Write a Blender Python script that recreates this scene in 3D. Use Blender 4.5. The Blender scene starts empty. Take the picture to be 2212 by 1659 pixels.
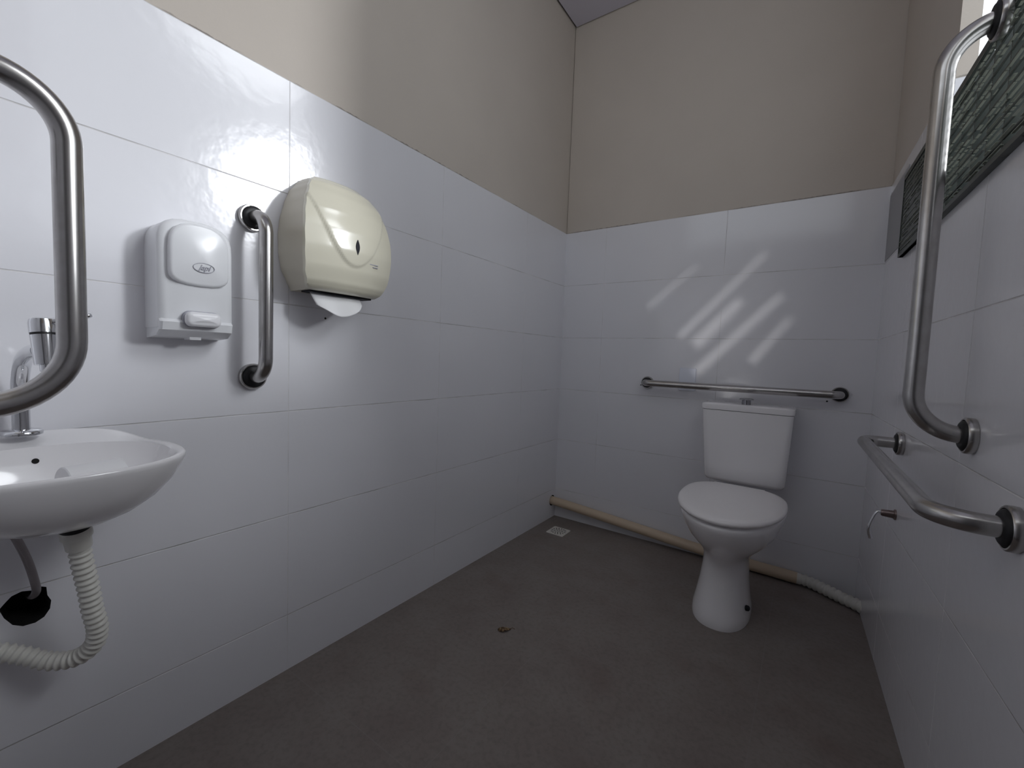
import bpy, bmesh, math, random
from mathutils import Vector, Matrix, noise
random.seed(7)
S = bpy.context.scene
COL = S.collection
R = math.radians

# ---------------------------------------------------------------- room measures (metres)
W, D, S_R = 1.4251, 2.1424, 0.034745      # room width at the back wall, depth, splay of the right wall
H = 1.6671                                # top of the tiling
ROW, TW = 0.30, 0.5987                    # tile height / width
YA = 0.5277                               # a vertical joint on the left wall
ZC = 2.805                                # ceiling
YN = -0.36                                # near wall (behind the camera)
RT = Vector((S_R, -1, 0)).normalized()    # along the right wall, towards the camera
RN = Vector((-1, -S_R, 0)).normalized()   # right wall normal, into the room
R0 = Vector((W, D, 0))


def rw(y, z, off=0.0):
    """point on the right wall at depth y, height z, off metres into the room"""
    return Vector((W + S_R * (D - y), y, z)) + RN * off


# ---------------------------------------------------------------- tagging helpers
def tag(o, label=None, cat=None, group=None, kind=None):
    if label: o['label'] = label
    if cat: o['category'] = cat
    if group: o['group'] = group
    if kind: o['kind'] = kind
    return o


def empty(name, loc, label=None, cat=None, group=None):
    o = bpy.data.objects.new(name, None)
    COL.objects.link(o)
    o.location = loc
    o.empty_display_size = 0.05
    return tag(o, label, cat, group)


def obj(name, bm, mats, parent=None, smooth=40):
    """link a bmesh (world coordinates) as one mesh object, parented without moving"""
    me = bpy.data.meshes.new(name)
    bmesh.ops.recalc_face_normals(bm, faces=bm.faces)
    bm.to_mesh(me)
    bm.free()
    for m in (mats if isinstance(mats, (list, tuple)) else [mats]):
        me.materials.append(m)
    if smooth:
        me.polygons.foreach_set('use_smooth', [True] * len(me.polygons))
        me.set_sharp_from_angle(angle=R(smooth))
    o = bpy.data.objects.new(name, me)
    COL.objects.link(o)
    if parent:
        loc = Vector((0, 0, 0))
        p = parent
        while p:
            loc += p.location
            p = p.parent
        o.parent = parent
        me.transform(Matrix.Translation(-loc))
    else:
        c = sum((v.co for v in me.vertices), Vector()) / max(1, len(me.vertices))
        me.transform(Matrix.Translation(-c))
        o.location = c
    return o


# ---------------------------------------------------------------- shape helpers
def box(bm, lo, hi, mat=0, M=None):
    v = [bm.verts.new((x, y, z)) for x in (lo[0], hi[0]) for y in (lo[1], hi[1]) for z in (lo[2], hi[2])]
    if M is not None:
        for q in v: q.co = M @ q.co
    for f in ((0, 1, 3, 2), (4, 6, 7, 5), (0, 4, 5, 1), (2, 3, 7, 6), (0, 2, 6, 4), (1, 5, 7, 3)):
        bm.faces.new([v[i] for i in f]).material_index = mat
    return v


def rings(bm, rr, cap0=True, cap1=True, mat=0, closed=True):
    """loft a list of rings (each a list of points)"""
    vr = [[bm.verts.new(p) for p in r] for r in rr]
    n = len(vr[0])
    for a, b in zip(vr, vr[1:]):
        for i in range(n if closed else n - 1):
            j = (i + 1) % n
            bm.faces.new((a[i], a[j], b[j], b[i])).material_index = mat
    if cap0: bm.faces.new(vr[0][::-1]).material_index = mat
    if cap1: bm.faces.new(vr[-1]).material_index = mat
    return vr


def frame(axis):
    a = Vector(axis).normalized()
    u = a.orthogonal().normalized()
    return a, u, a.cross(u)


def lathe(bm, origin, axis, prof, n=40, mat=0, cap0=True, cap1=True):
    """prof: list of (distance along axis, radius)"""
    a, u, w = frame(axis)
    o = Vector(origin)
    rr = [[o + a * h + (u * math.cos(t) + w * math.sin(t)) * r for t in (2 * math.pi * i / n for i in range(n))] for h, r in prof]
    return rings(bm, rr, cap0, cap1, mat)


def fillet(pts, rad, n=10):
    """polyline with rounded corners; rad one value or one per inner corner"""
    pts = [Vector(p) for p in pts]
    if not isinstance(rad, (list, tuple)): rad = [rad] * (len(pts) - 2)
    out = [pts[0]]
    for i in range(1, len(pts) - 1):
        p, a, b = pts[i], (pts[i - 1] - pts[i]).normalized(), (pts[i + 1] - pts[i]).normalized()
        ang = a.angle(b)
        d = rad[i - 1] / math.tan(ang / 2)
        c = p + (a + b).normalized() * (rad[i - 1] / math.sin(ang / 2))
        s, e = p + a * d - c, p + b * d - c
        tot = s.angle(e)
        for k in range(n + 1):
            t = k / n
            q = (s * math.sin((1 - t) * tot) + e * math.sin(t * tot)) / math.sin(tot)
            out.append(c + q)
    out.append(pts[-1])
    return out


def catmull(pts, n=8):
    pts = [Vector(p) for p in pts]
    P = [pts[0] * 2 - pts[1]] + pts + [pts[-1] * 2 - pts[-2]]
    out = []
    for i in range(1, len(P) - 2):
        for k in range(n):
            t = k / n
            out.append(0.5 * ((2 * P[i]) + (P[i + 1] - P[i - 1]) * t + (2 * P[i - 1] - 5 * P[i] + 4 * P[i + 1] - P[i + 2]) * t * t
                              + (3 * P[i] - P[i - 1] - 3 * P[i + 1] + P[i + 2]) * t ** 3))
    out.append(pts[-1])
    return out


def tube(bm, path, rad, n=28, mat=0, cap=True):
    """sweep a circle along a path; rad a number or a function of arc length"""
    path = [Vector(p) for p in path]
    T = []
    for i in range(len(path)):
        a, b = path[max(0, i - 1)], path[min(len(path) - 1, i + 1)]
        T.append((b - a).normalized())
    u = T[0].orthogonal().normalized()
    rr, s = [], 0.0
    for i, p in enumerate(path):
        if i:
            s += (p - path[i - 1]).length
            u = (u - T[i] * u.dot(T[i])).normalized()
        w = T[i].cross(u)
        r = rad(s) if callable(rad) else rad
        rr.append([p + (u * math.cos(t) + w * math.sin(t)) * r for t in (2 * math.pi * k / n for k in range(n))])
    rings(bm, rr, cap, cap, mat)


def resample(path, step):
    path = [Vector(p) for p in path]
    out, acc = [path[0].copy()], 0.0
    for a, b in zip(path, path[1:]):
        L = (b - a).length
        t = step - acc
        while t < L:
            out.append(a.lerp(b, t / L)); t += step
        acc = L - (t - step)
    return out


def inset2d(poly, d):
    """move a CCW 2D polygon inwards by d"""
    n, out = len(poly), []
    for i in range(n):
        p, a, b = Vector(poly[i]), Vector(poly[i - 1]), Vector(poly[(i + 1) % n])
        e1, e2 = (p - a).normalized(), (b - p).normalized()
        n1, n2 = Vector((-e1.y, e1.x)), Vector((-e2.y, e2.x))
        m = n1 + n2
        m = m / max(0.35, m.length_squared / 2) if m.length > 1e-6 else n1
        out.append(p + m * d)
    return out


def slab(bm, poly, to3, h0, h1, fil, mat=0, steps=5, dome=0.0):
    """extrude a 2D outline from h0 to h1 with a rounded front edge"""
    lay = [(0, h0), (0, h1 - fil)]
    for k in range(1, steps + 1):
        a = math.pi / 2 * k / steps
        lay.append((fil * (1 - math.cos(a)), h1 - fil + fil * math.sin(a)))
    rr = [[to3(q.x, q.y, h) for q in (inset2d(poly, d) if d else [Vector(p) for p in poly])] for d, h in lay]
    vr = rings(bm, rr, True, dome == 0, mat)
    if dome:
        top = vr[-1]
        c2 = sum((Vector(p) for p in inset2d(poly, fil)), Vector((0, 0))) / len(poly)
        prev = top
        q = inset2d(poly, fil)
        for k in (0.75, 0.5, 0.25):
            cur = [bm.verts.new(to3(*(c2 + (p - c2) * k), h1 + dome * (1 - k * k))) for p in q]
            for i in range(len(q)):
                j = (i + 1) % len(q)
                bm.faces.new((prev[i], prev[j], cur[j], cur[i])).material_index = mat
            prev = cur
        c = bm.verts.new(to3(c2.x, c2.y, h1 + dome))
        for i in range(len(q)):
            bm.faces.new((prev[i], prev[(i + 1) % len(q)], c)).material_index = mat


def round_rect(w, h, r, n=7, cx=0, cy=0):
    pts = []
    for sx, sy, a0 in ((1, 1, 0), (-1, 1, 90), (-1, -1, 180), (1, -1, 270)):
        for k in range(n + 1):
            a = R(a0 + 90 * k / n)
            pts.append((cx + sx * (w / 2 - r) + r * math.cos(a), cy + sy * (h / 2 - r) + r * math.sin(a)))
    return pts


# ---------------------------------------------------------------- materials
def new_mat(name, color=(0.5, 0.5, 0.5), rough=0.5, metal=0.0, spec=0.5, coat=0.0):
    m = bpy.data.materials.new(name)
    m.use_nodes = True
    b = m.node_tree.nodes['Principled BSDF']
    b.inputs['Base Color'].default_value = (*color, 1)
    b.inputs['Roughness'].default_value = rough
    b.inputs['Metallic'].default_value = metal
    b.inputs['Specular IOR Level'].default_value = spec
    b.inputs['Coat Weight'].default_value = coat
    b.inputs['Coat Roughness'].default_value = 0.08
    return m


class NG:
    """small node-graph helper"""
    def __init__(s, m):
        s.m, s.t = m, m.node_tree
        s.b = s.t.nodes['Principled BSDF']

    def n(s, typ, **kw):
        x = s.t.nodes.new(typ)
        for k, v in kw.items(): setattr(x, k, v)
        return x

    def link(s, a, b): s.t.links.new(a, b)

    def math(s, op, a, b=None, c=None):
        x = s.n('ShaderNodeMath', operation=op)
        for i, v in enumerate((a, b, c)):
            if v is None: continue
            if isinstance(v, (int, float)): x.inputs[i].default_value = v
            else: s.link(v, x.inputs[i])
        return x.outputs[0]

    def pos(s):
        g = s.n('ShaderNodeNewGeometry')
        x = s.n('ShaderNodeSeparateXYZ')
        s.link(g.outputs['Position'], x.inputs[0])
        return g.outputs['Position'], x.outputs

    def noise(s, vec, scale, detail=3, rough=0.5):
        x = s.n('ShaderNodeTexNoise')
        x.inputs['Scale'].default_value = scale
        x.inputs['Detail'].default_value = detail
        x.inputs['Roughness'].default_value = rough
        if vec is not None: s.link(vec, x.inputs['Vector'])
        return x.outputs['Fac']

    def mix(s, fac, a, b):
        x = s.n('ShaderNodeMix', data_type='RGBA')
        if isinstance(fac, (int, float)): x.inputs[0].default_value = fac
        else: s.link(fac, x.inputs[0])
        for i, v in ((6, a), (7, b)):
            if isinstance(v, tuple): x.inputs[i].default_value = (*v, 1)
            else: s.link(v, x.inputs[i])
        return x.outputs[2]

    def ramp(s, f, lo, hi):
        x = s.n('ShaderNodeMapRange')
        s.link(f, x.inputs['Value'])
        x.inputs['From Min'].default_value, x.inputs['From Max'].default_value = lo, hi
        return x.outputs[0]

    def bump(s, h, strength, dist):
        x = s.n('ShaderNodeBump')
        x.inputs['Strength'].default_value = strength
        x.inputs['Distance'].default_value = dist
        s.link(h, x.inputs['Height'])
        s.link(x.outputs[0], s.b.inputs['Normal'])

    def line_mask(s, coord, origin, pitch, half):
        """1 on a joint, 0 elsewhere; joints at origin + k*pitch"""
        u = s.math('DIVIDE', s.math('SUBTRACT', coord, origin), pitch)
        f = s.math('ABSOLUTE', s.math('SUBTRACT', u, s.math('ROUND', u)))
        d = s.math('MULTIPLY', f, pitch)
        return s.math('SUBTRACT', 1.0, s.ramp(d, half * 0.6, half * 1.4))


def tile_mat(name, axis, origin, color=(0.79, 0.79, 0.825)):
    m = new_mat(name, color, 0.17, 0, 0.5)
    g = NG(m)
    vec, xyz = g.pos()
    jv = g.math('MULTIPLY', g.line_mask(xyz[axis], origin, TW, 0.0011), 0.6)
    jh = g.line_mask(xyz['Z'], H, ROW, 0.0012)
    joint = g.math('MAXIMUM', jv, jh)
    dirt = g.noise(vec, 9, 3)
    gc = g.mix(g.ramp(dirt, 0.35, 0.62), (0.50, 0.49, 0.485), (0.80, 0.79, 0.80))
    cloud = g.mix(g.ramp(g.noise(vec, 2.2, 2), 0.3, 0.7), tuple(c * 0.97 for c in color), color)
    g.link(g.mix(joint, cloud, gc), g.b.inputs['Base Color'])
    g.link(g.math('MULTIPLY_ADD', joint, 0.5, 0.13), g.b.inputs['Roughness'])
    wav = g.math('MULTIPLY', g.noise(vec, 34, 2), 0.0005)
    g.bump(g.math('SUBTRACT', wav, g.math('MULTIPLY', joint, 0.0016)), 0.6, 1.0)
    return m


def paint_mat(name, color):
    m = new_mat(name, color, 0.75, 0, 0.25)
    g = NG(m)
    vec, xyz = g.pos()
    f = g.noise(vec, 3.0, 4)
    c = g.mix(g.ramp(f, 0.3, 0.7), tuple(v * 0.95 for v in color), color)
    # ragged mortar where the paint meets the tiling
    rag = g.math('MULTIPLY_ADD', g.noise(vec, 55, 3), 0.010, H - 0.0005)
    edge = g.math('SUBTRACT', 1.0, g.ramp(g.math('SUBTRACT', xyz['Z'], rag), -0.0012, 0.0012))
    edge = g.math('MULTIPLY', edge, g.ramp(g.noise(vec, 7, 2), 0.38, 0.6))
    c = g.mix(edge, c, (0.25, 0.225, 0.20))
    g.link(c, g.b.inputs['Base Color'])
    g.bump(g.noise(vec, 160, 3), 0.15, 0.002)
    return m


PAINT = (0.585, 0.53, 0.47)
M_TILE_L = tile_mat('tile left', 'Y', YA)
M_TILE_B = tile_mat('tile back', 'X', 0.246)
M_TILE_R = tile_mat('tile right', 'Y', 1.088)
M_TILE_N = tile_mat('tile near', 'X', 0.1)
M_PAINT = paint_mat('beige wall paint', PAINT)
M_GAP = new_mat('dark gap', (0.006, 0.005, 0.005), 0.9)
M_CEIL = new_mat('grey ceiling panel', (0.60, 0.58, 0.66), 0.7)
M_CEMENT = new_mat('grey cement', (0.36, 0.36, 0.37), 0.8)
M_PORC = new_mat('white porcelain', (0.90, 0.89, 0.90), 0.10, 0, 0.5, 0.3)
M_SEAT = new_mat('white seat plastic', (0.92, 0.90, 0.90), 0.28)
M_WPLAS = new_mat('white plastic', (0.80, 0.81, 0.83), 0.22)
M_WPLAS2 = new_mat('white button plastic', (0.84, 0.84, 0.86), 0.3)
M_CREAM = new_mat('cream plastic', (0.73, 0.70, 0.57), 0.20, 0, 0.5, 0.2)
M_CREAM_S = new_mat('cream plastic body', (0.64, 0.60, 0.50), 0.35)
M_DARKP = new_mat('dark plastic', (0.015, 0.015, 0.02), 0.6, 0, 0.2)
M_INK = new_mat('grey printing', (0.36, 0.36, 0.41), 0.45)
M_PAPER = new_mat('white paper', (0.85, 0.85, 0.86), 0.85)
M_RUBBER = new_mat('black rubber', (0.008, 0.008, 0.010), 0.55)
M_PVC = new_mat('beige pipe plastic', (0.62, 0.50, 0.36), 0.4)
M_HOSE = new_mat('ivory hose plastic', (0.70, 0.69, 0.64), 0.35)
M_CHROME = new_mat('chrome', (0.75, 0.76, 0.78), 0.10, 1.0)
M_DCHROME = new_mat('dark chrome', (0.33, 0.33, 0.35), 0.16, 1.0)
M_BRASS = new_mat('aged brown metal', (0.30, 0.24, 0.23), 0.3, 1.0)
M_COVER = new_mat('white cover plate', (0.74, 0.77, 0.86), 0.3)
M_DRAIN = new_mat('white drain plastic', (0.74, 0.72, 0.66), 0.4)
M_DOOR = new_mat('grey door', (0.25, 0.25, 0.26), 0.5)


def steel_mat():
    m = new_mat('brushed stainless steel', (0.56, 0.55, 0.55), 0.26, 1.0)
    g = NG(m)
    tc = g.n('ShaderNodeTexCoord')
    f = g.noise(tc.outputs['Object'], 26, 5, 0.65)
    g.link(g.math('MULTIPLY_ADD', f, 0.14, 0.17), g.b.inputs['Roughness'])
    g.link(g.mix(g.ramp(f, 0.35, 0.7), (0.50, 0.49, 0.485), (0.42, 0.405, 0.39)), g.b.inputs['Base Color'])
    return m


def braid_mat():
    m = new_mat('braided metal', (0.40, 0.37, 0.38), 0.35, 0.8)
    g = NG(m)
    w = g.n('ShaderNodeTexWave')
    w.inputs['Scale'].default_value = 120
    g.bump(w.outputs['Fac'], 0.5, 0.001)
    return m


def floor_mat():
    m = new_mat('brown grey floor tile', (0.17, 0.155, 0.14), 0.55, 0, 0.3)
    g = NG(m)
    vec, xyz = g.pos()
    a = g.noise(vec, 6, 5, 0.6)
    b = g.noise(vec, 70, 3, 0.6)
    c = g.mix(g.ramp(a, 0.3, 0.7), (0.222, 0.187, 0.170), (0.265, 0.235, 0.216))
    c = g.mix(g.math('MULTIPLY', g.ramp(b, 0.45, 0.75), 0.35), c, (0.13, 0.115, 0.10))
    st = g.math('MULTIPLY', g.ramp(g.noise(vec, 4.3, 2), 0.60, 0.75), 0.35)      # rust-brown stains
    c = g.mix(st, c, (0.17, 0.115, 0.09))
    j = g.math('MAXIMUM', g.line_mask(xyz['X'], 0.545, 0.60, 0.0012), g.line_mask(xyz['Y'], 1.73, 0.60, 0.0012))
    c = g.mix(g.math('MULTIPLY', j, 0.4), c, (0.27, 0.25, 0.235))
    g.link(c, g.b.inputs['Base Color'])
    g.bump(b, 0.12, 0.002)
    return m


def screen_mat():
    m = new_mat('dark green screen', (0.030, 0.042, 0.036), 0.42, 0, 0.5)
    g = NG(m)
    vec, xyz = g.pos()
    g.link(g.mix(g.ramp(g.noise(vec, 28, 3), 0.35, 0.65), (0.034, 0.043, 0.039), (0.060, 0.070, 0.060)), g.b.inputs['Base Color'])
    return m


def leaf_mat():
    m = new_mat('dry leaf', (0.13, 0.07, 0.03), 0.7)
    g = NG(m)
    tc = g.n('ShaderNodeTexCoord')
    f = g.noise(tc.outputs['Object'], 90, 3)
    g.link(g.mix(g.ramp(f, 0.4, 0.6), (0.07, 0.035, 0.015), (0.30, 0.20, 0.10)), g.b.inputs['Base Color'])
    return m


M_STEEL, M_BRAID, M_FLOOR, M_SCREEN, M_LEAF = steel_mat(), braid_mat(), floor_mat(), screen_mat(), leaf_mat()
M_STRAND = new_mat('green screen strands', (0.27, 0.29, 0.24), 0.45)

# ---------------------------------------------------------------- the setting
T = 0.12   # wall thickness
bm = bmesh.new()
box(bm, (-T, YN - T, -0.1), (W + 0.6, D + T, 0))
tag(obj('floor', bm, M_FLOOR, smooth=0), kind='structure')

# left wall, with a broken hole under the basin and one for the waste pipe
bm = bmesh.new()
box(bm, (-T, YN - T, 0), (0, D + T, H), 0)
wall_left = tag(obj('wall_left', bm, [M_TILE_L, M_PAINT, M_GAP], smooth=0), kind='structure')


def cut(wall, bm):
    me = bpy.data.meshes.new('cutter')
    bmesh.ops.recalc_face_normals(bm, faces=bm.faces)
    bm.to_mesh(me); bm.free()
    for m in wall.data.materials: me.materials.append(m)
    c = bpy.data.objects.new('cutter', me)
    COL.objects.link(c)
    md = wall.modifiers.new('hole', 'BOOLEAN')
    md.operation, md.object, md.solver = 'DIFFERENCE', c, 'EXACT'
    bpy.context.view_layer.update()
    dg = bpy.context.evaluated_depsgraph_get()
    new = bpy.data.meshes.new_from_object(wall.evaluated_get(dg))
    wall.modifiers.clear()
    wall.data = new
    bpy.data.objects.remove(c)


random.seed(3)
hole = [(-0.010, 0.440), (-0.004, 0.421), (0.006, 0.403), (0.019, 0.394), (0.035, 0.393), (0.047, 0.399), (0.055, 0.412), (0.057, 0.428),
        (0.052, 0.441), (0.051, 0.458), (0.044, 0.462), (0.041, 0.449), (0.033, 0.459), (0.019, 0.463), (0.006, 0.459), (-0.002, 0.450)]
bm = bmesh.new()
rings(bm, [[Vector((x, y, z)) for y, z in hole] for x in (-0.09, 0.02)], mat=2)
cut(wall_left, bm)
bm = bmesh.new()
lathe(bm, (-0.09, 2.1035, 0.103), (1, 0, 0), [(0, 0.031), (0.11, 0.031)], 20, mat=2)
cut(wall_left, bm)
bm = bmesh.new()
bm.from_mesh(wall_left.data)
c0 = wall_left.location
box(bm, Vector((-T, YN - T, H)) - c0, Vector((-0.003, D + T, ZC + 0.25)) - c0, 1)
bm.to_mesh(wall_left.data); bm.free()

bm = bmesh.new()
box(bm, (0, D, 0), (W + 0.10, D + T, H), 0)
box(bm, (0, D + 0.003, H), (W + 0.10, D + T, ZC + 0.25), 1)
tag(obj('wall_back', bm, [M_TILE_B, M_PAINT], smooth=0), kind='structure')

# right wall: solid to the screen's top, a tall opening above it
WIN = dict(y0=0.25, y1=1.40, z0=1.345, z1=2.66)
MR = Matrix.Translation(R0) @ Matrix((RT.to_4d(), (-RN).to_4d(), Vector((0, 0, 1, 0)), Vector((0, 0, 0, 1)))).transposed()
MR[0][3], MR[1][3], MR[2][3] = R0
for r in range(3):
    MR[r][0], MR[r][1], MR[r][2] = RT[r], -RN[r], (0, 0, 1)[r]
TR = 0.04
t0, t1, tend = D - WIN['y1'], D - WIN['y0'], D - YN + T
bm = bmesh.new()
box(bm, (-0.0, 0, 0), (tend, TR, WIN['z0']), 0, MR)
box(bm, (-0.0, 0, WIN['z0']), (t0, TR, H), 0, MR)
box(bm, (t1, 0, WIN['z0']), (tend, TR, H), 0, MR)
box(bm, (-0.0, 0.003, H), (t0, TR, ZC + 0.25), 1, MR)
box(bm, (t1, 0.003, H), (tend, TR, ZC + 0.25), 1, MR)
box(bm, (t0, 0.003, WIN['z1']), (t1, TR, ZC + 0.25), 1, MR)
tag(obj('wall_right', bm, [M_TILE_R, M_PAINT], smooth=0), kind='structure')
# bare cement strip between the corner and the screen
bm = bmesh.new()
box(bm, (0.0, -0.0015, 1.375), (D - 1.83, 0.001, 1.63), 0, MR)
tag(obj('trim_1', bm, M_CEMENT, smooth=0), kind='structure')

# near wall with its door (behind the camera); slanted slots and a long high opening added to let light in
LAMP = Vector((0.35, -3.20, 0.27))
STREAKS = [((0.660, 1.075), (1.010, 1.450), 0.030), ((0.735, 1.035), (0.925, 1.245), 0.062),
           ((0.745, 0.900), (1.085, 1.260), 0.044), ((0.985, 0.965), (1.125, 1.160), 0.034),
           ((0.50, 1.23), (0.72, 1.42), 0.018)]
bm = bmesh.new()
box(bm, (-T, YN - T, 0), (0.85, YN, H))
wall_near = tag(obj('wall_near', bm, [M_TILE_N, M_PAINT], smooth=0), kind='structure')
for (xa, za), (xb_, zb_), wd in STREAKS:  # slots invented to cast the light streaks on the back wall
    d = Vector((xb_ - xa, 0, zb_ - za)).normalized()
    p = Vector((-d.z, 0, d.x)) * wd / 2
    a, b = Vector((xa, D, za)), Vector((xb_, D, zb_))
    rr = []
    for yy in (YN - T - 0.05, YN + 0.05):
        ring = []
        for q in (a - p, b - p * 0.6, b + p * 0.6, a + p):
            t = (D - yy) / (D - LAMP.y)
            ring.append(q.lerp(LAMP, t))
        rr.append(ring)
    bm = bmesh.new()
    rings(bm, rr, mat=0)
    cut(wall_near, bm)
bm = bmesh.new()
bm.from_mesh(wall_near.data)
MN = Matrix.Translation(-wall_near.location)
box(bm, (1.50, YN - T, 0), (W + 0.3, YN, H), 0, MN)
box(bm, (-T, YN - T, H), (0.85, YN - 0.003, 2.16), 1, MN)
box(bm, (1.50, YN - T, H), (W + 0.3, YN - 0.003, 2.16), 1, MN)
box(bm, (0.85, YN - T, 2.10), (1.50, YN - 0.003, 2.16), 1, MN)
box(bm, (-T, YN - T, 2.74), (W + 0.3, YN - 0.003, ZC + 0.25), 1, MN)  # high opening left below this, added for soft fill light
box(bm, (-T, YN - T, 2.16), (0.05, YN - 0.003, 2.74), 1, MN)
box(bm, (1.42, YN - T, 2.16), (W + 0.3, YN - 0.003, 2.74), 1, MN)
bm.to_mesh(wall_near.data); bm.free()
bm = bmesh.new()
box(bm, (0.85, YN - 0.09, 0.0), (1.50, YN - 0.05, 2.10))
tag(obj('door_1', bm, M_DOOR, smooth=0), kind='structure')

bm = bmesh.new()
box(bm, (0.008, YN, ZC), (W + 0.3, D - 0.004, ZC + 0.02), 0)
box(bm, (0.0, YN, ZC + 0.012), (0.008, D, ZC + 0.03), 1)
tag(obj('ceiling', bm, [M_CEIL, M_GAP], smooth=0), kind='structure')
bm = bmesh.new()
box(bm, (-T, YN - T, ZC + 0.25), (W + 0.3, D + T, ZC + 0.30))
tag(obj('ceiling_roof_slab', bm, M_CEMENT, smooth=0), kind='structure')

# ---------------------------------------------------------------- grab bars
TUBE = 0.016


def flange(root, base, axis, r=0.034, depth=0.020):
    """cup-shaped steel rosette around the tube end, open to a black gasket"""
    bm = bmesh.new()
    lathe(bm, base, axis, [(0.0005, r * 0.98), (depth * 0.30, r), (depth * 0.62, r * 0.985), (depth * 0.72, r * 0.93), (depth * 0.72, r * 0.86), (depth * 0.5, r * 0.84), (depth * 0.5, 0.004)], 44, cap0=True, cap1=True)
    f = obj('flange', bm, M_STEEL, root)
    bm = bmesh.new()
    lathe(bm, base, axis, [(depth * 0.51, r * 0.835), (depth * 0.74, r * 0.82), (depth * 0.92, r * 0.72), (depth * 0.98, r * 0.60), (depth * 0.98, TUBE * 0.9)], 36)
    obj('gasket', bm, M_RUBBER, f)
    return f


def grab_bar(label, path, rad, ends, group=None, r=0.034):
    root = empty('grab_bar', ends[0][0], label, 'grab bar', group)
    bm = bmesh.new()
    tube(bm, fillet(path, rad, 14), TUBE, 36)
    obj('rail', bm, M_STEEL, root, 60)
    for b, a in ends: flange(root, b, a, r)
    return root


X = Vector((1, 0, 0)); Y = Vector((0, 1, 0)); Z = Vector((0, 0, 1))
ys = 0.430
grab_bar('short upright steel grab bar between the soap dispenser and the towel dispenser',
         [(0.004, ys, 1.275), (0.076, ys, 1.275), (0.076, ys, 0.868), (0.004, ys, 0.868)], 0.050,
         [(Vector((0.0, ys, 1.275)), X), (Vector((0.0, ys, 0.868)), X)])
xb, yb = 0.349, 0.037
grab_bar('nearest steel grab bar, a large upright hoop above the washbasin',
         [(xb, YN + 0.004, 1.281), (xb, yb, 1.281), (xb, yb, 0.855), (xb, YN + 0.004, 0.855)], [0.070, 0.088],
         [(Vector((xb, YN, 1.281)), Y), (Vector((xb, YN, 0.855)), Y)])
yv = 1.025
PT = 0.013     # screen panel thickness
grab_bar('tall upright steel grab bar on the right wall, its top over the dark green screen',
         [rw(yv, 1.572, PT + .004), rw(yv, 1.572, 0.088), rw(yv, 0.829, 0.088), rw(yv, 0.829, 0.004)], 0.074,
         [(rw(yv, 1.572, PT), RN), (rw(yv, 0.829), RN)])
grab_bar('level steel grab bar on the right wall beside the toilet, above the small curved spout',
         [rw(1.565, 0.733, 0.004), rw(1.565, 0.733, 0.092), rw(0.815, 0.720, 0.092), rw(0.815, 0.720, 0.004)], [0.035, 0.058],
         [(rw(1.565, 0.733), RN), (rw(0.815, 0.720), RN)])
zb = 0.838
grab_bar('long level steel grab bar on the back wall above the toilet cistern',
         [(0.517, D - .004, zb), (0.517, D - 0.07, zb), (1.318, D - 0.07, zb), (1.318, D - .004, zb)], 0.030,
         [(Vector((0.517, D, zb)), -Y), (Vector((1.318, D, zb)), -Y)], r=0.032)

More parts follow.
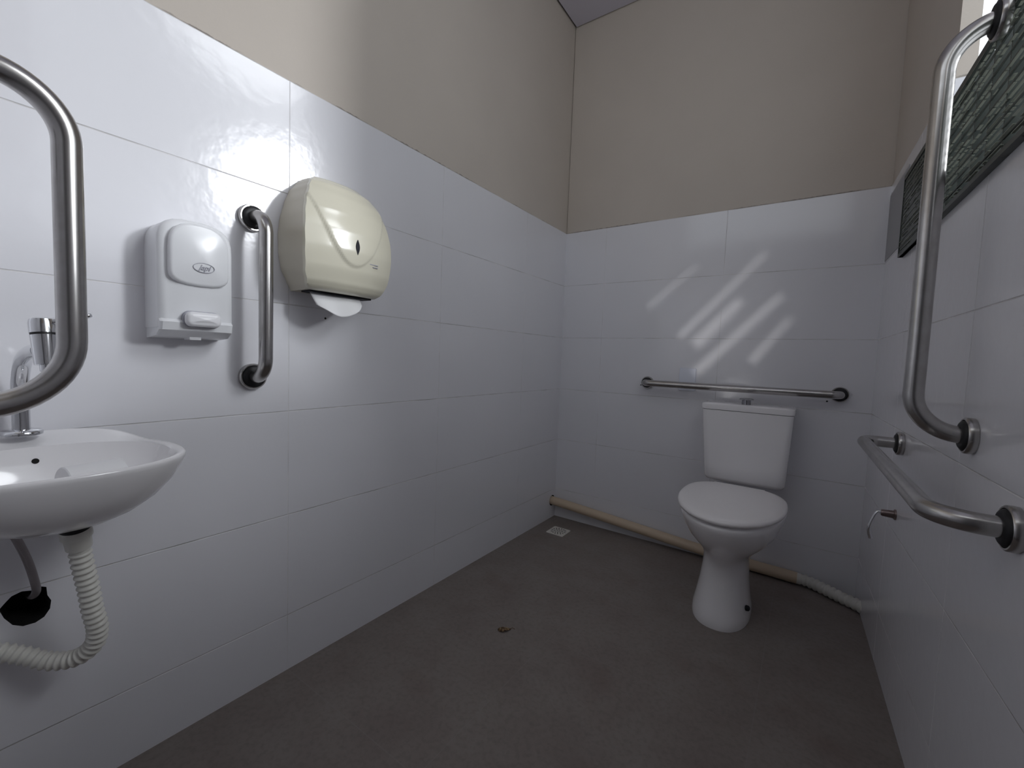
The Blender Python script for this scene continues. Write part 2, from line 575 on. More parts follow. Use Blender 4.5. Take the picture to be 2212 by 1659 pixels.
# ---------------------------------------------------------------- soap dispenser
def soap_dispenser():
    root = empty('soap_dispenser', (0, 0.28, 0.957), 'white wall soap dispenser with a grey oval badge and push button', 'soap dispenser')
    y0, y1, zb_, zt = 0.211, 0.354, 0.957, 1.216
    cy, hw = (y0 + y1) / 2, (y1 - y0) / 2

    def arch(hw, z0, zs, zt, n=14, p=3.0):
        pts = [(cy + hw, z0), (cy + hw, zs)]
        for k in range(1, n):
            a = math.pi * k / n
            c, s_ = math.cos(a), math.sin(a)
            pts.append((cy + hw * math.copysign(abs(c) ** (2 / p), c), zs + (zt - zs) * s_ ** (2 / p)))
        return pts + [(cy - hw, zs), (cy - hw, z0)]
    to3 = lambda y, z, h: Vector((h, y, z))
    bm = bmesh.new()
    slab(bm, arch(hw, zb_ + 0.022, 1.150, zt), to3, -0.0004, 0.084, 0.016, dome=0.010)
    # sloping foot that carries the push button
    foot = [(0.0, 0.957), (0.062, 0.962), (0.086, 0.975), (0.091, 0.992), (0.082, 1.000), (0.0, 1.000)]
    ins = [0, 0, 0, 0, 0, 0]
    rr = []
    for f, y in ((0.90, y0 + 0.002), (0.97, y0 + 0.006), (1.0, y0 + 0.016), (1.0, y1 - 0.016), (0.97, y1 - 0.006), (0.90, y1 - 0.002)):
        rr.append([Vector((x * f, y, z)) for x, z in foot])
    rings(bm, rr)
    obj('body', bm, M_WPLAS, root, 38)
    # raised lens on the cover
    bm = bmesh.new()
    hw2, lo, hi = 0.056, 1.072, 1.206
    pts = [(cy + hw2, 1.10), (cy + hw2, 1.150)]
    for k in range(1, 12):
        a = math.pi * k / 12
        pts.append((cy + hw2 * math.copysign(abs(math.cos(a)) ** .75, math.cos(a)), 1.150 + (hi - 1.150) * math.sin(a) ** .75))
    pts += [(cy - hw2, 1.150), (cy - hw2, 1.10)]
    for k in range(1, 10):
        a = math.pi + math.pi * k / 10
        pts.append((cy + hw2 * math.copysign(abs(math.cos(a)) ** .7, math.cos(a)), 1.10 + (1.10 - lo) * -abs(math.sin(a)) ** .8))
    slab(bm, pts, to3, 0.080, 0.099, 0.007, dome=0.005)
    lens = obj('cover_lens', bm, M_WPLAS, root, 60)
    # push button
    bm = bmesh.new()
    slab(bm, round_rect(0.066, 0.032, 0.012, cx=cy + 0.003, cy=1.000), to3, 0.070, 0.112, 0.009, dome=0.004)
    b3 = bmesh.new()
    slab(b3, round_rect(0.0695, 0.0355, 0.013, cx=cy + 0.003, cy=1.0005), to3, 0.070, 0.0945, 0.0008)
    obj('button_gap', b3, M_INK, root, 60)
    tag(obj('push_button', bm, M_WPLAS2, root, 60), 'white push button')
    bm = bmesh.new()
    box(bm, (0.03, cy - 0.010, 0.9555), (0.062, cy + 0.012, 0.9625))
    obj('nozzle', bm, M_WPLAS2, root)
    # oval badge with its lettering
    cb, zb2, xb_ = cy + 0.004, 1.113, 0.1035
    bm = bmesh.new()
    n = 48
    a, b = 0.0200, 0.0100
    R1 = [[Vector((h, cb + (a + d) * math.cos(t), zb2 + (b + d) * math.sin(t))) for t in (2 * math.pi * i / n for i in range(n))]
          for d, h in ((0.0006, xb_ - 0.003), (0.0006, xb_ + 0.0008), (-0.0007, xb_ + 0.0008), (-0.0007, xb_ - 0.003))]
    rings(bm, R1, False, False)
    badge = obj('badge', bm, M_INK, root)
    cu = bpy.data.curves.new('lettering', 'FONT')
    cu.body, cu.size, cu.shear, cu.extrude, cu.offset = 'Japi', 0.0150, 0.35, 0.0006, 0.0003
    cu.align_x, cu.align_y = 'CENTER', 'CENTER'
    tmp = bpy.data.objects.new('tmp', cu)
    COL.objects.link(tmp)
    bpy.context.view_layer.update()
    me = bpy.data.meshes.new_from_object(tmp.evaluated_get(bpy.context.evaluated_depsgraph_get()))
    bpy.data.objects.remove(tmp)
    Mx = Matrix(((0, 0, 1, xb_ + 0.0004), (1, 0, 0, cb + 0.001), (0, 1, 0, zb2), (0, 0, 0, 1)))
    me.transform(Mx)
    bm = bmesh.new(); bm.from_mesh(me)
    obj('lettering', bm, M_INK, badge, 0)


soap_dispenser()

# ---------------------------------------------------------------- towel dispenser
def interp(tab, z):
    for (a, va), (b, vb) in zip(tab, tab[1:]):
        if a <= z <= b:
            t = (z - a) / (b - a)
            t = t * t * (3 - 2 * t) * 0.35 + t * 0.65
            return va + (vb - va) * t
    return tab[0][1] if z < tab[0][0] else tab[-1][1]


def towel_dispenser():
    cy, zl, zh = 0.636, 1.105, 1.416
    root = empty('paper_towel_dispenser', (0, cy, zl), 'cream paper towel dispenser with a dark slit window on its front', 'towel dispenser')
    HWF = [(1.105, 0.108), (1.118, 0.119), (1.15, 0.131), (1.20, 0.136), (1.25, 0.1365), (1.30, 0.131), (1.34, 0.121), (1.375, 0.106), (1.40, 0.090), (1.416, 0.072)]
    HWW = [(1.105, 0.105), (1.13, 0.118), (1.16, 0.133), (1.20, 0.140), (1.25, 0.142), (1.294, 0.137), (1.34, 0.125), (1.374, 0.112), (1.40, 0.094), (1.416, 0.078)]
    PRO = [(1.105, 0.092), (1.112, 0.106), (1.13, 0.117), (1.17, 0.127), (1.22, 0.131), (1.27, 0.128), (1.32, 0.117), (1.36, 0.100), (1.395, 0.078), (1.416, 0.055)]
    nz, ny = 70, 60
    zs = [zl + (zh - zl) * i / nz for i in range(nz + 1)]
    front, left, right, wall = [], [], [], []
    bm = bmesh.new()
    rows = []
    for z in zs:
        hf, hw, px = interp(HWF, z), interp(HWW, z), interp(PRO, z)
        row = []
        for k in range(ny + 1):
            u = -1 + 2 * k / ny
            y = cy + hf * u
            x = px + 0.016 * (1 - abs(u) ** 2.4)
            # raised U-shaped centre field, with a shallow scoop beside it
            zu = 1.176 + 0.075 * ((y - cy) / 0.078) ** 2
            s_ = max(0, min(1, (z - zu) / 0.006))
            x += 0.0045 * s_ * s_ * (3 - 2 * s_)
            row.append((x, y))
        rows.append((row, hw))
    # side walls (grey-cream body) and front shell
    V = [[bm.verts.new((x, y, z)) for x, y in row] for (row, hw), z in zip(rows, zs)]
    for a, b in zip(V, V[1:]):
        for i in range(ny): bm.faces.new((a[i], a[i + 1], b[i + 1], b[i]))
    # returned rim so that the shell has thickness
    for edge, sgn in ((0, 1), (ny, -1)):
        prev = None
        for i, v in enumerate(V):
            w = bm.verts.new(v[edge].co + Vector((-0.012, -sgn * 0.0005, 0)))
            if prev: bm.faces.new((V[i - 1][edge], v[edge], w, prev))
            prev = w
    for vr in (V[0], V[-1]):
        lo = [bm.verts.new(v.co + Vector((-0.012, 0, 0))) for v in vr]
        for i in range(ny): bm.faces.new((vr[i], vr[i + 1], lo[i + 1], lo[i]))
    obj('front_cover', bm, M_CREAM, root, 50)
    bm = bmesh.new()
    rr = []
    for (row, hw), z in zip(rows, zs):
        hf = abs(row[0][1] - cy)
        px = row[0][0] - 0.006
        pts = []
        for sx in (-1, 1):
            seq = [(0.0, hw * 0.985), (0.012, hw)] + [(0.012 + (px - 0.012) * t, hw + (hf - 0.0015 - hw) * t) for t in (0.33, 0.66, 1.0)]
            if sx == 1: seq = seq[::-1]
            pts += [(x, cy + sx * h) for x, h in seq]
        rr.append([Vector((x, y, z)) for x, y in pts])
    rings(bm, rr, True, True)
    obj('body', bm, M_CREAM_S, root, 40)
    # dark slit window
    xw = 0.131 + 0.016 + 0.0045
    bm = bmesh.new()
    n = 16
    pts = [(0.0062 * math.sin(math.pi * i / n), -0.021 + 0.042 * i / n) for i in range(n + 1)] + [(-0.0062 * math.sin(math.pi * i / n), 0.021 - 0.042 * i / n) for i in range(1, n)]
    slab(bm, [(0.640 + a, 1.232 + b) for a, b in pts], lambda y, z, h: Vector((h, y, z)), xw - 0.012, xw + 0.0008, 0.0006)
    tag(obj('slit_window', bm, M_DARKP, root), 'dark pointed slit window')
    # two small lines of printing
    bm = bmesh.new()
    x = interp(PRO, 1.193) + 0.0160
    for yy, zz, wd in ((0.700, 1.196, 0.030), (0.706, 1.189, 0.017)):
        box(bm, (x - 0.012, yy - wd / 2, zz - 0.0012), (x - 0.0012, yy + wd / 2, zz + 0.0012))
    obj('printing', bm, M_INK, root, 0)
    # the toothed bottom edge
    bm = bmesh.new()
    box(bm, (0.045, cy - 0.098, 1.1005), (0.088, cy + 0.098, 1.1055))
    obj('cutter_bar', bm, M_DARKP, root, 0)
    # sheet of paper hanging out
    p = bmesh.new()
    rr = []
    nu, nv = 24, 14
    for k in range(2):
        rr.append([Vector((-0.0004, 0.55 + 0.15 * i / nu, 1.112)) for i in range(nu + 1)])
        for j in range(nv + 1):
            v = j / nv
            row = []
            for i in range(nu + 1):
                u = i / nu
                y = 0.545 + 0.158 * u + 0.012 * v * (1 - u)
                drop = (0.016 + 0.047 * math.sin(math.pi * min(1, u * 0.86 + 0.12)) ** 0.8)
                z = 1.108 - drop * v - 0.004 * v + 0.002 * math.sin(11 * u) * v
                x = 0.066 + 0.052 * v ** 0.8 * math.sin(math.pi * (0.10 + 0.75 * u)) + 0.005 * math.sin(9 * u + 1) * v + (0.0006 if k else 0)
                row.append(Vector((x, y, z)))
            rr.append(row)
    A = [[p.verts.new(q) for q in r] for r in rr[:nv + 2]]
    for a, b in zip(A, A[1:]):
        for i in range(nu): p.faces.new((a[i], a[i + 1], b[i + 1], b[i]))
    o = obj('paper_towel', p, M_PAPER)
    tag(o, 'loose white paper sheet hanging below the cream dispenser', 'paper towel')
    md = o.modifiers.new('thickness', 'SOLIDIFY'); md.thickness = 0.0006


towel_dispenser()

# ---------------------------------------------------------------- washbasin
def basin():
    root = empty('washbasin', (0, 0.035, 0.60), 'white porcelain washbasin on the left wall with a chrome tap', 'washbasin')
    yc, hw, dep = 0.035, 0.180, 0.330
    n = 96
    rimz = 0.742

    def outline(f, fx=None, shift=0.0):
        """D-shaped ring: f scales towards (0.17, yc)"""
        fx = fx or f
        pts = []
        for i in range(n):
            t = 2 * math.pi * i / n
            c, s_ = math.cos(t), math.sin(t)
            p = 2.5 if c > 0 else 2.3
            r = (abs(c) ** p + abs(s_) ** p) ** (-1 / p)
            x = 0.17 + shift + (dep - 0.17 if c > 0 else 0.168) * c * r * fx
            y = yc + hw * s_ * r * f + 0.024 * (1 - f)
            pts.append((x, y))
        return pts

    def deck(x): # raised ledge at the back for the tap
        t = max(0, min(1, (0.120 - x) / 0.09))
        return 0.026 * t * t * (3 - 2 * t)
    bm = bmesh.new()
    L = []
    for f, fx, z, dk in ((0.17, 0.17, 0.598, 0), (0.22, 0.22, 0.600, 0), (0.36, 0.40, 0.609, 0), (0.55, 0.58, 0.627, 0), (0.74, 0.75, 0.655, 0), (0.88, 0.88, 0.688, .2),
                         (0.955, 0.955, 0.716, .6), (0.992, 0.992, 0.732, 1), (1.0, 1.0, 0.739, 1), (0.995, 0.995, 0.743, 1), (0.97, 0.97, 0.7455, 1), (0.93, 0.945, 0.744, 1)):
        sh = 0.0
        z = 0.742 - (0.742 - z) * 0.82
        L.append([Vector((max(x, -0.0005), y, z + dk * deck(x) * max(0, 1 - ((y - yc) / 0.16) ** 4))) for x, y in outline(f, fx, sh)])
    # inner bowl: its back lip sits in front of the ledge
    for f, xf, xbk, z in ((0.885, 0.314, 0.090, 0.742), (0.86, 0.309, 0.094, 0.732), (0.80, 0.298, 0.104, 0.704), (0.62, 0.275, 0.122, 0.672), (0.42, 0.245, 0.145, 0.652), (0.16, 0.205, 0.165, 0.646)):
        ring = []
        for i in range(n):
            t = 2 * math.pi * i / n
            c, s_ = math.cos(t), math.sin(t)
            p = 2.4
            r = (abs(c) ** p + abs(s_) ** p) ** (-1 / p)
            cx, hx = (xf + xbk) / 2, (xf - xbk) / 2
            ring.append(Vector((cx + hx * c * r, yc + hw * f * s_ * r, z + (0.012 * max(0, -c) if z > 0.735 else 0))))
        L.append(ring)
    rings(bm, L, True, True)
    obj('bowl', bm, M_PORC, root, 65)
    bm = bmesh.new()
    lathe(bm, (0.185, yc, 0.645), Z, [(0, 0.022), (0.0035, 0.022), (0.0045, 0.017), (0.003, 0.012)], 28)
    obj('waste_ring', bm, M_CHROME, root)
    bm = bmesh.new()
    lathe(bm, (0.0945, yc - 0.005, 0.729), Vector((1, 0, 0.3)), [(-0.006, 0.0048), (0.0012, 0.0048)], 18)
    tag(obj('overflow_hole', bm, M_GAP, root), 'dark overflow hole')


basin()


def paper_roll():
    a, b = Vector((0.206, 0.046, 0.701)), Vector((0.192, 0.122, 0.701))
    ax, L = (b - a).normalized(), (b - a).length
    root = empty('paper_roll', (a + b) / 2, 'white rolled paper lying inside the washbasin close to its front rim', 'paper roll')
    bm = bmesh.new()
    lathe(bm, a, ax, [(0.0, 0.013), (0.0, 0.032), (0.0015, 0.0335), (L - 0.0015, 0.0335), (L, 0.032), (L, 0.013)], 40, cap0=False, cap1=False)
    obj('paper', bm, M_PAPER, root, 40)
    bm = bmesh.new()
    lathe(bm, a, ax, [(-0.0006, 0.0115), (-0.0006, 0.0131), (L + 0.0006, 0.0131), (L + 0.0006, 0.0115), (-0.0006, 0.0115)], 28, cap0=False, cap1=False)
    obj('core', bm, M_PVC, root, 40)


paper_roll()


def tap():
    y = 0.020
    b = Vector((0.052, y, 0.7725))
    root = empty('basin_tap', b, 'tall chrome tap with a swan neck standing at the back of the washbasin', 'tap')
    bm = bmesh.new()
    lathe(bm, b, Z, [(0, 0.027), (0.005, 0.027), (0.008, 0.0245), (0.010, 0.016)], 36)
    obj('base_ring', bm, M_CHROME, root)
    bm = bmesh.new()
    path = catmull([b + Z * 0.004, (0.052, y, 0.835), (0.057, y, 0.872), (0.083, y + 0.001, 0.905), (0.130, y + 0.004, 0.921), (0.185, y + 0.008, 0.926)], 8)
    tube(bm, path, 0.0115, 24)
    obj('spout', bm, M_CHROME, root, 60)
    ax = Vector((0.16, 0.02, -1)).normalized()
    o = Vector((0.196, y + 0.010, 0.971))
    bm = bmesh.new()
    lathe(bm, o, ax, [(0.021, 0.0160), (0.060, 0.0142), (0.068, 0.0138), (0.0685, 0.0080), (0.078, 0.0080), (0.079, 0.006)], 36)
    obj('valve_body', bm, M_CHROME, root, 30)
    bm = bmesh.new()
    lathe(bm, o, ax, [(-0.006, 0.0120), (-0.004, 0.0155), (0.001, 0.0166), (0.0175, 0.0163)], 36)
    cap = obj('handle', bm, M_CHROME, root, 30)
    bm = bmesh.new()
    rr = []
    dl = Vector((0.42, 0.86, 0.30)).normalized()
    sd = dl.cross(Z).normalized()
    ud = sd.cross(dl)
    for t, hw, hh in ((0, 0.0085, 0.007), (0.02, 0.0080, 0.0058), (0.035, 0.0085, 0.0048), (0.049, 0.0085, 0.0042), (0.052, 0.006, 0.003)):
        c = o + Vector((0, 0, -0.002)) + dl * (0.008 + t)
        rr.append([c + sd * hw * math.cos(a) + ud * hh * math.sin(a) for a in (2 * math.pi * k / 16 for k in range(16))])
    rings(bm, rr)
    obj('lever', bm, M_CHROME, cap, 50)
    bm = bmesh.new()
    lathe(bm, o, ax, [(0.0176, 0.0154), (0.0209, 0.0154)], 30)
    obj('joint_ring', bm, M_RUBBER, root)


tap()


def corrugated(path, r0, amp, pitch, step=0.0012, flat=0.0):
    p = resample(path, step)
    def rad(s):
        if s < flat: return r0
        return r0 + amp * math.sin(2 * math.pi * s / pitch)
    bm = bmesh.new()
    tube(bm, p, rad, 24)
    return bm


def siphon():
    top = Vector((0.150, 0.068, 0.614))
    root = empty('drain_siphon', top, 'ivory corrugated waste hose looping below the washbasin', 'waste hose')
    path = catmull([(0.141, 0.074, 0.573), (0.137, 0.079, 0.535), (0.133, 0.086, 0.490), (0.130, 0.092, 0.440), (0.124, 0.099, 0.400),
                    (0.112, 0.096, 0.364), (0.092, 0.076, 0.340), (0.066, 0.046, 0.338), (0.040, 0.016, 0.354), (0.018, -0.018, 0.372), (0.003, -0.04, 0.378)], 14)
    bm = corrugated(path, 0.0145, 0.0020, 0.0115, 0.0011, 0.010)
    obj('hose', bm, M_HOSE, root, 75)
    ax = (Vector((0.141, 0.074, 0.573)) - top).normalized()
    bm = bmesh.new()
    lathe(bm, top, ax, [(0.004, 0.0215), (0.020, 0.0220), (0.022, 0.0190), (0.044, 0.0180), (0.046, 0.014)], 32)
    obj('collar_nut', bm, M_HOSE, root, 30)
    bm = bmesh.new()
    lathe(bm, top - ax * 0.010, ax, [(-0.004, 0.027), (0.006, 0.028), (0.008, 0.021), (0.0145, 0.021)], 32)
    tag(obj('gasket', bm, M_RUBBER, root, 30), 'black rubber washer')


siphon()
bm = bmesh.new()
tube(bm, catmull([(0.085, -0.002, 0.618), (0.074, 0.010, 0.580), (0.062, 0.021, 0.540), (0.050, 0.029, 0.500), (0.030, 0.034, 0.468), (-0.02, 0.034, 0.440), (-0.08, 0.033, 0.430)], 8), 0.0062, 18)
tag(obj('supply_hose', bm, M_BRAID, smooth=60), 'thin braided metal hose running from the washbasin into the black wall hole', 'hose')

# ---------------------------------------------------------------- toilet
def egg(cx, hw, yf, yb, z, n=64, pf=2.0, pb=2.6):
    """horizontal egg ring: front at yf (towards the camera), back at yb, widest two fifths from the back"""
    ym = yb - (yb - yf) * 0.42
    pts = []
    for i in range(n):
        t = 2 * math.pi * i / n
        c, s_ = math.cos(t), math.sin(t)
        p = pf if s_ < 0 else pb
        r = (abs(c) ** p + abs(s_) ** p) ** (-1 / p)
        pts.append(Vector((cx + hw * c * r, ym + ((ym - yf) if s_ < 0 else (yb - ym)) * s_ * r, z)))
    return pts


def toilet():
    cx = 1.000
    root = empty('toilet', (cx, 1.70, 0), 'white toilet with its lid closed and a separate cistern against the back wall', 'toilet')
    bm = bmesh.new()
    L = []
    for z, hw, yf, yb, pf, dx in ((0.0, 0.100, 1.532, 1.845, 2.3, -.014), (0.012, 0.1005, 1.530, 1.845, 2.3, -.014), (0.035, 0.0985, 1.535, 1.843, 2.3, -.014), (0.075, 0.090, 1.550, 1.842, 2.3, -.014), (0.13, 0.083, 1.566, 1.842, 2.2, -.013),
                              (0.19, 0.078, 1.574, 1.844, 2.2, -.012), (0.225, 0.079, 1.568, 1.848, 2.2, -.010), (0.25, 0.088, 1.548, 1.853, 2.1, -.007), (0.275, 0.104, 1.516, 1.862, 2.0, -.003),
                              (0.305, 0.127, 1.472, 1.878, 2.0, 0), (0.335, 0.147, 1.433, 1.90, 2.0, 0), (0.37, 0.163, 1.399, 1.925, 2.0, 0), (0.40, 0.172, 1.378, 1.94, 2.0, 0),
                              (0.416, 0.1755, 1.370, 1.945, 2.0, 0), (0.424, 0.174, 1.372, 1.945, 2.0, 0), (0.427, 0.168, 1.380, 1.94, 2.0, 0)):
        L.append(egg(cx + dx, hw, yf, yb, z, pf=pf))
    rings(bm, L)
    obj('bowl', bm, M_PORC, root, 70)
    # seat ring and lid
    bm = bmesh.new()
    rings(bm, [egg(cx, a, b, c, z, pb=3.0) for a, b, c, z in ((0.156, 1.392, 1.845, 0.4265), (0.158, 1.388, 1.850, 0.428), (0.158, 1.388, 1.850, 0.435), (0.156, 1.392, 1.846, 0.4375))])
    obj('seat', bm, M_SEAT, root, 60)
    bm = bmesh.new()
    rings(bm, [egg(cx, a, b, c, z, pb=2.9) for a, b, c, z in ((0.168, 1.374, 1.850, 0.4345), (0.175, 1.364, 1.858, 0.4360), (0.1768, 1.3605, 1.861, 0.4435), (0.1760, 1.362, 1.860, 0.4485), (0.171, 1.369, 1.855, 0.4525),
                                                              (0.155, 1.393, 1.840, 0.4555), (0.11, 1.45, 1.80, 0.4575), (0.05, 1.54, 1.73, 0.458))])
    obj('lid', bm, M_SEAT, root, 70)
    for sx in (-1, 1):
        bm = bmesh.new()
        lathe(bm, (cx + sx * 0.075 - 0.018, 1.866, 0.440), X, [(0, 0.009), (0.036, 0.009)], 18)
        obj('hinge', bm, M_SEAT, root)
    # side bolt cap on the foot
    bm = bmesh.new()
    lathe(bm, (cx + 0.078, 1.640, 0.062), Vector((1, -0.25, 0.2)), [(-0.004, 0.010), (0.004, 0.0095), (0.008, 0.006)], 18)
    tag(obj('bolt_cap', bm, M_DARKP, root), 'dark bolt in the foot')
    # cistern
    yf, yb = 1.952, D - 0.008
    bm = bmesh.new()
    L = []
    for z, x0, x1, f0, r in ((0.428, 0.868, 1.132, 1.985, 0.03), (0.434, 0.850, 1.150, 1.966, 0.035), (0.448, 0.843, 1.156, 1.957, 0.035), (0.50, 0.840, 1.158, 1.9545, 0.032), (0.60, 0.832, 1.163, 1.953, 0.030),
                             (0.72, 0.823, 1.168, 1.952, 0.028), (0.745, 0.821, 1.169, 1.952, 0.028)):
        L.append([Vector((x, y, z)) for x, y in round_rect(x1 - x0, yb - f0, r, 6, (x0 + x1) / 2, (yb + f0) / 2)])
    rings(bm, L)
    cis = obj('cistern', bm, M_PORC, root, 60)
    bm = bmesh.new()
    L = []
    for z, e, in ((0.7465, 0.000), (0.748, 0.003), (0.762, 0.0042), (0.770, 0.003), (0.774, -0.004), (0.776, -0.018)):
        L.append([Vector((x, y, z)) for x, y in round_rect(0.348 + 2 * e, (yb - yf) + 2 * e - (0.004 if e > 0 else 0), 0.03, 6, 0.995, (yb + yf) / 2 - (0.002 if e > 0 else 0))])
    rings(bm, L)
    lid = obj('cistern_lid', bm, M_PORC, root, 50)
    bm = bmesh.new()
    bx = Vector((0.992, 1.995, 0.776))
    lathe(bm, bx, Z, [(-0.003, 0.0180), (0.020, 0.0172), (0.0205, 0.0275), (0.023, 0.0285), (0.026, 0.024), (0.0275, 0.012)], 36)
    obj('flush_button', bm, M_DCHROME, lid, 30)


toilet()

# ---------------------------------------------------------------- pipes, drain, small fittings
bm = bmesh.new()
pp = catmull([(-0.085, 2.104, 0.106), (0.10, 2.1035, 0.0975), (0.40, 2.109, 0.074), (0.82, 2.112, 0.042), (1.00, 2.112, 0.033), (1.222, 2.110, 0.0285)], 10)
tube(bm, pp, 0.0245, 32)
root = empty('waste_pipe', (0.6, 2.11, 0.05), 'long beige plastic pipe sloping along the foot of the back wall', 'pipe')
obj('pipe', bm, M_PVC, root, 60)
bm = bmesh.new()
lathe(bm, (0.600, 2.1105, 0.0588), Vector((0.42, 0.003, -0.032)), [(0, 0.0255), (0.05, 0.0255)], 28)
path = catmull([(1.205, 2.110, 0.029), (1.26, 2.106, 0.028), (1.32, 2.075, 0.027), (1.375, 2.040, 0.0265), (1.42, 2.012, 0.027), (1.452, 1.985, 0.030)], 14)
p = resample(path, 0.0014)
b2 = bmesh.new()
tube(b2, p, lambda s: 0.0235 if s < 0.03 else 0.0222 + 0.0026 * math.sin(2 * math.pi * s / 0.021), 26)
bm.free()
h = tag(obj('flexible_connector', b2, M_HOSE, root, 75), 'ivory corrugated end of the pipe')

# floor drain grate
def floor_drain():
    c = Vector((0.137, 1.941, 0))
    root = empty('floor_drain', c, 'square white floor drain grate in the back left corner', 'drain')
    bm = bmesh.new()
    slab(bm, round_rect(0.100, 0.102, 0.006, 4, c.x, c.y), lambda x, y, h: Vector((x, y, h)), 0.0003, 0.0035, 0.001)
    obj('plate', bm, M_DRAIN, root, 30)
    bm = bmesh.new()
    for rad, n, w, l in ((0.037, 16, 0.0042, 0.0125), (0.022, 10, 0.0040, 0.011), (0.009, 5, 0.0036, 0.008)):
        for k in range(n):
            M = Matrix.Translation(c) @ Matrix.Rotation(2 * math.pi * k / n, 4, 'Z')
            box(bm, (rad - l / 2, -w / 2, 0.0025), (rad + l / 2, w / 2, 0.0038), 0, M)
    tag(obj('slots', bm, M_GAP, root, 0), 'dark slots of the drain')


floor_drain()

# blank cover plate behind the back grab bar
bm = bmesh.new()
slab(bm, round_rect(0.078, 0.112, 0.006, 4, 0.712, 0.866), lambda x, z, h: Vector((x, D - h, z)), 0.0003, 0.007, 0.002)
tag(obj('cover_plate', bm, M_COVER), 'small white blank cover plate behind the long back grab bar', 'cover plate')


def spout():
    b = rw(1.569, 0.520)
    root = empty('water_spout', b, 'small curved chrome spout low on the right wall beside the toilet', 'spout')
    bm = bmesh.new()
    lathe(bm, b, RN, [(0.0003, 0.0155), (0.004, 0.0155), (0.006, 0.0115), (0.030, 0.0100), (0.034, 0.0085)], 28)
    tag(obj('wall_socket', bm, M_BRASS, root, 35), 'brown metal wall socket')
    bm = bmesh.new()
    pts = [b + RN * 0.030 + Z * 0.001, b + RN * 0.040 + Z * 0.0005, b + RN * 0.047 - Z * 0.012, b + RN * 0.055 - Z * 0.038, b + RN * 0.0575 - Z * 0.060, b + RN * 0.052 - Z * 0.084]
    tube(bm, catmull(pts, 7), 0.0058, 18)
    obj('curved_tube', bm, M_CHROME, root, 60)


spout()

# screw holes left in the tiles
def hole_at(p, axis, label, r=0.0032):
    bm = bmesh.new()
    lathe(bm, p, axis, [(-0.012, r), (0.0006, r), (0.0007, r * 0.6)], 14)
    tag(obj('screw_hole', bm, M_GAP, smooth=0), label, 'screw hole', 'empty screw holes in the tiles')


hole_at((0.481, D, 0.822), -Y, 'tiny dark screw hole below the left end of the back grab bar')
hole_at((0.490, D, 0.842), -Y, 'tiny dark screw hole touching the left flange of the back grab bar', 0.0026)
hole_at((1.277, D, 0.806), -Y, 'tiny dark screw hole below the right end of the back grab bar', 0.0036)
hole_at((0.0, 0.638, 1.039), X, 'tiny dark screw hole in the left wall under the hanging paper sheet')

# dry leaf on the floor
def leaf():
    bm = bmesh.new()
    c = Vector((0.400, 1.068, 0.002))
    ang = R(40)
    n = 12
    rows = []
    for i in range(n + 1):
        u = i / n
        w = 0.012 * math.sin(math.pi * u ** 0.8) + 0.0004
        w *= 1 + 0.25 * math.sin(7 * u * 3)
        row = []
        for k in range(-3, 4):
            v = k / 3
            x = -0.022 + 0.044 * u
            y = w * v
            z = 0.001 + 0.008 * math.sin(math.pi * u) * (1 - 0.7 * abs(v)) + 0.003 * math.sin(6 * u + 2 * v)
            row.append(bm.verts.new(c + Vector((x * math.cos(ang) - y * math.sin(ang), x * math.sin(ang) + y * math.cos(ang), max(0, z)))))
        rows.append(row)
    for a, b in zip(rows, rows[1:]):
        for i in range(6): bm.faces.new((a[i], a[i + 1], b[i + 1], b[i]))
    root = empty('dry_leaf', c, 'dry curled brown leaf lying alone on the middle of the floor', 'leaf')
    o = obj('blade', bm, M_LEAF, root)
    o.modifiers.new('thickness', 'SOLIDIFY').thickness = 0.0006
    bm = bmesh.new()
    d = Vector((math.cos(ang), math.sin(ang), 0))
    tube(bm, catmull([c + d * 0.020 + Z * 0.002, c + d * 0.028 + Z * 0.007, c + d * 0.036 + Z * 0.002], 5), 0.0009, 8)
    obj('stem', bm, M_LEAF, root)


leaf()

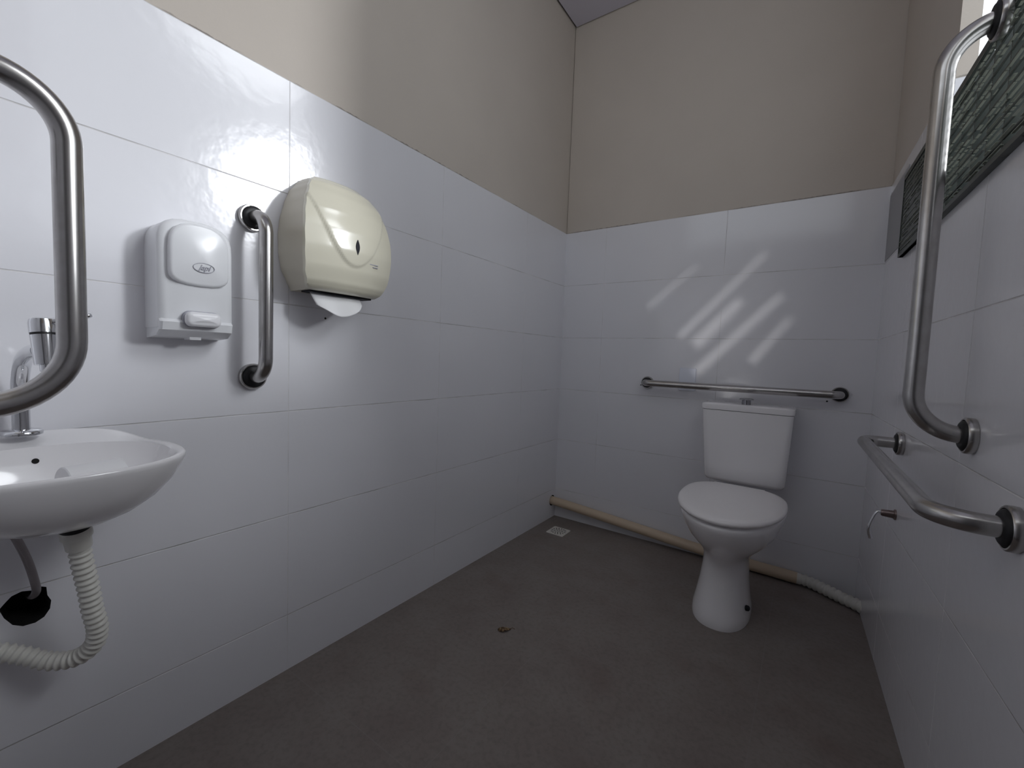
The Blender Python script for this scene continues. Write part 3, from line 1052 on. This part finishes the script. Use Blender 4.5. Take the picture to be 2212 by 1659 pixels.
# ---------------------------------------------------------------- screen over the lower window
def screen():
    y0, y1, z0, z1 = 0.60, 1.815, 1.322, 1.587
    root = empty('window_screen', rw(1.2, z0), 'dark green ribbed screen panel along the right wall behind the tall grab bar', 'window screen')
    t0, t1 = D - y1, D - y0
    bm = bmesh.new()
    tw = D - WIN['y1']                      # solid backing where the wall is closed, upright slats added across the opening to let daylight past
    box(bm, (t0, -PT + 0.003, z0), (tw, -0.0003, z1), 0, MR)
    t = tw
    while t < t1 - 0.004:
        box(bm, (t, -PT + 0.003, z0), (t + 0.004, 0.036, z1), 0, MR)
        t += 0.080
    for k in range(13):
        z = z0 + 0.018 + (z1 - z0 - 0.032) * (k - 0.5) / 11
        box(bm, (t0, -PT + 0.002, z - 0.0013), (t1, -PT + 0.005, z + 0.0013), 0, MR)
    obj('slats', bm, M_SCREEN, root, 0)
    bm = bmesh.new()
    random.seed(11)
    rows = 17
    for r in range(rows):
        z = z0 + 0.018 + (z1 - z0 - 0.032) * r / (rows - 1)
        dense = random.choice((0.35, 0.6, 0.85))
        t = t0 + 0.010 + random.random() * 0.02
        while t < t1 - 0.02:
            l = random.choice((0.010, 0.014, 0.020, 0.030, 0.060))
            if random.random() < dense:
                zz = z + random.uniform(-0.0012, 0.0012)
                box(bm, (t, -PT - 0.0002, zz - 0.0007), (min(t + l, t1 - 0.01), -PT + 0.004, zz + 0.0007), 0, MR)
            t += l + random.uniform(0.004, 0.010)
    tag(obj('strands', bm, M_STRAND, root, 0), 'pale broken ribs', kind='stuff')
    bm = bmesh.new()
    for a in ((t0, z0, t1, z0 + 0.010), (t0, z1 - 0.016, t1, z1), (t0, z0 + 0.010, t0 + 0.006, z1 - 0.016), (t1 - 0.006, z0 + 0.010, t1, z1 - 0.016)):
        box(bm, (a[0], -PT, a[1]), (a[2], -0.0002, a[3]), 0, MR)
    obj('edge_frame', bm, M_SCREEN, root, 0)


screen()

# ---------------------------------------------------------------- light
w = bpy.data.worlds.new('overcast sky')
S.world = w
w.use_nodes = True
bg = w.node_tree.nodes['Background']
bg.inputs['Color'].default_value = (0.90, 0.95, 1.0, 1)
bg.inputs['Strength'].default_value = 1.45

# the brightest part of the sky, wide and soft, coming in through the window; plus a steeper lamp added for the lower wall
for nm, en, an, d in (('bright_sky', 1.40, 7.5, (-0.856, -0.425, -0.293)), ('upper_fill', 0.60, 16, (-0.745, -0.36, -0.56))):
    sl = bpy.data.lights.new(nm, 'SUN')
    sl.energy, sl.angle, sl.color = en, R(an), (0.93, 0.96, 1.0)
    so = bpy.data.objects.new(nm, sl)
    COL.objects.link(so)
    so.location = (4, 3, 4)
    so.rotation_euler = Vector(d).to_track_quat('-Z', 'Y').to_euler()

# added spot lamps behind the near wall, throwing streaks and halo through the slots
for nm, soft, en in (('streak_lamp', 0.026, 190), ('halo_lamp', 0.22, 170)):
    pl = bpy.data.lights.new(nm, 'SPOT')
    pl.energy, pl.shadow_soft_size, pl.spot_size, pl.spot_blend, pl.color = en, soft, R(32), 0.3, (1.0, 0.98, 0.97)
    po = bpy.data.objects.new(nm, pl)
    COL.objects.link(po)
    po.location = LAMP
    po.rotation_euler = (Vector((0.85, D, 1.2)) - LAMP).to_track_quat('-Z', 'Y').to_euler()

# ---------------------------------------------------------------- camera
cam = bpy.data.cameras.new('camera')
cam.sensor_width = 36
cam.lens = 926.748 / 2212 * 36
cam.clip_start = 0.02
co = bpy.data.objects.new('camera', cam)
COL.objects.link(co)
yaw, pitch, roll = 0.603724, -0.062492, 0.03712
fwd = Vector((-math.sin(yaw) * math.cos(pitch), math.cos(yaw) * math.cos(pitch), math.sin(pitch)))
rgt = Vector((math.cos(yaw), math.sin(yaw), 0))
up = rgt.cross(fwd)
r2 = rgt * math.cos(roll) + up * math.sin(roll)
u2 = -rgt * math.sin(roll) + up * math.cos(roll)
m = Matrix.Identity(4)
for i in range(3):
    m[i][0], m[i][1], m[i][2] = r2[i], u2[i], -fwd[i]
m.translation = Vector((1.20607, -0.10917, 0.94347))
co.matrix_world = m
S.camera = co

S.view_settings.view_transform = 'Standard'
S.view_settings.look = 'None'
S.view_settings.gamma = 1
S.view_settings.use_curve_mapping = False
S.view_settings.exposure = 0.0
S.cycles.use_denoising = True
S.cycles.max_bounces = 14
S.cycles.diffuse_bounces = 8
S.cycles.sample_clamp_indirect = 6.0
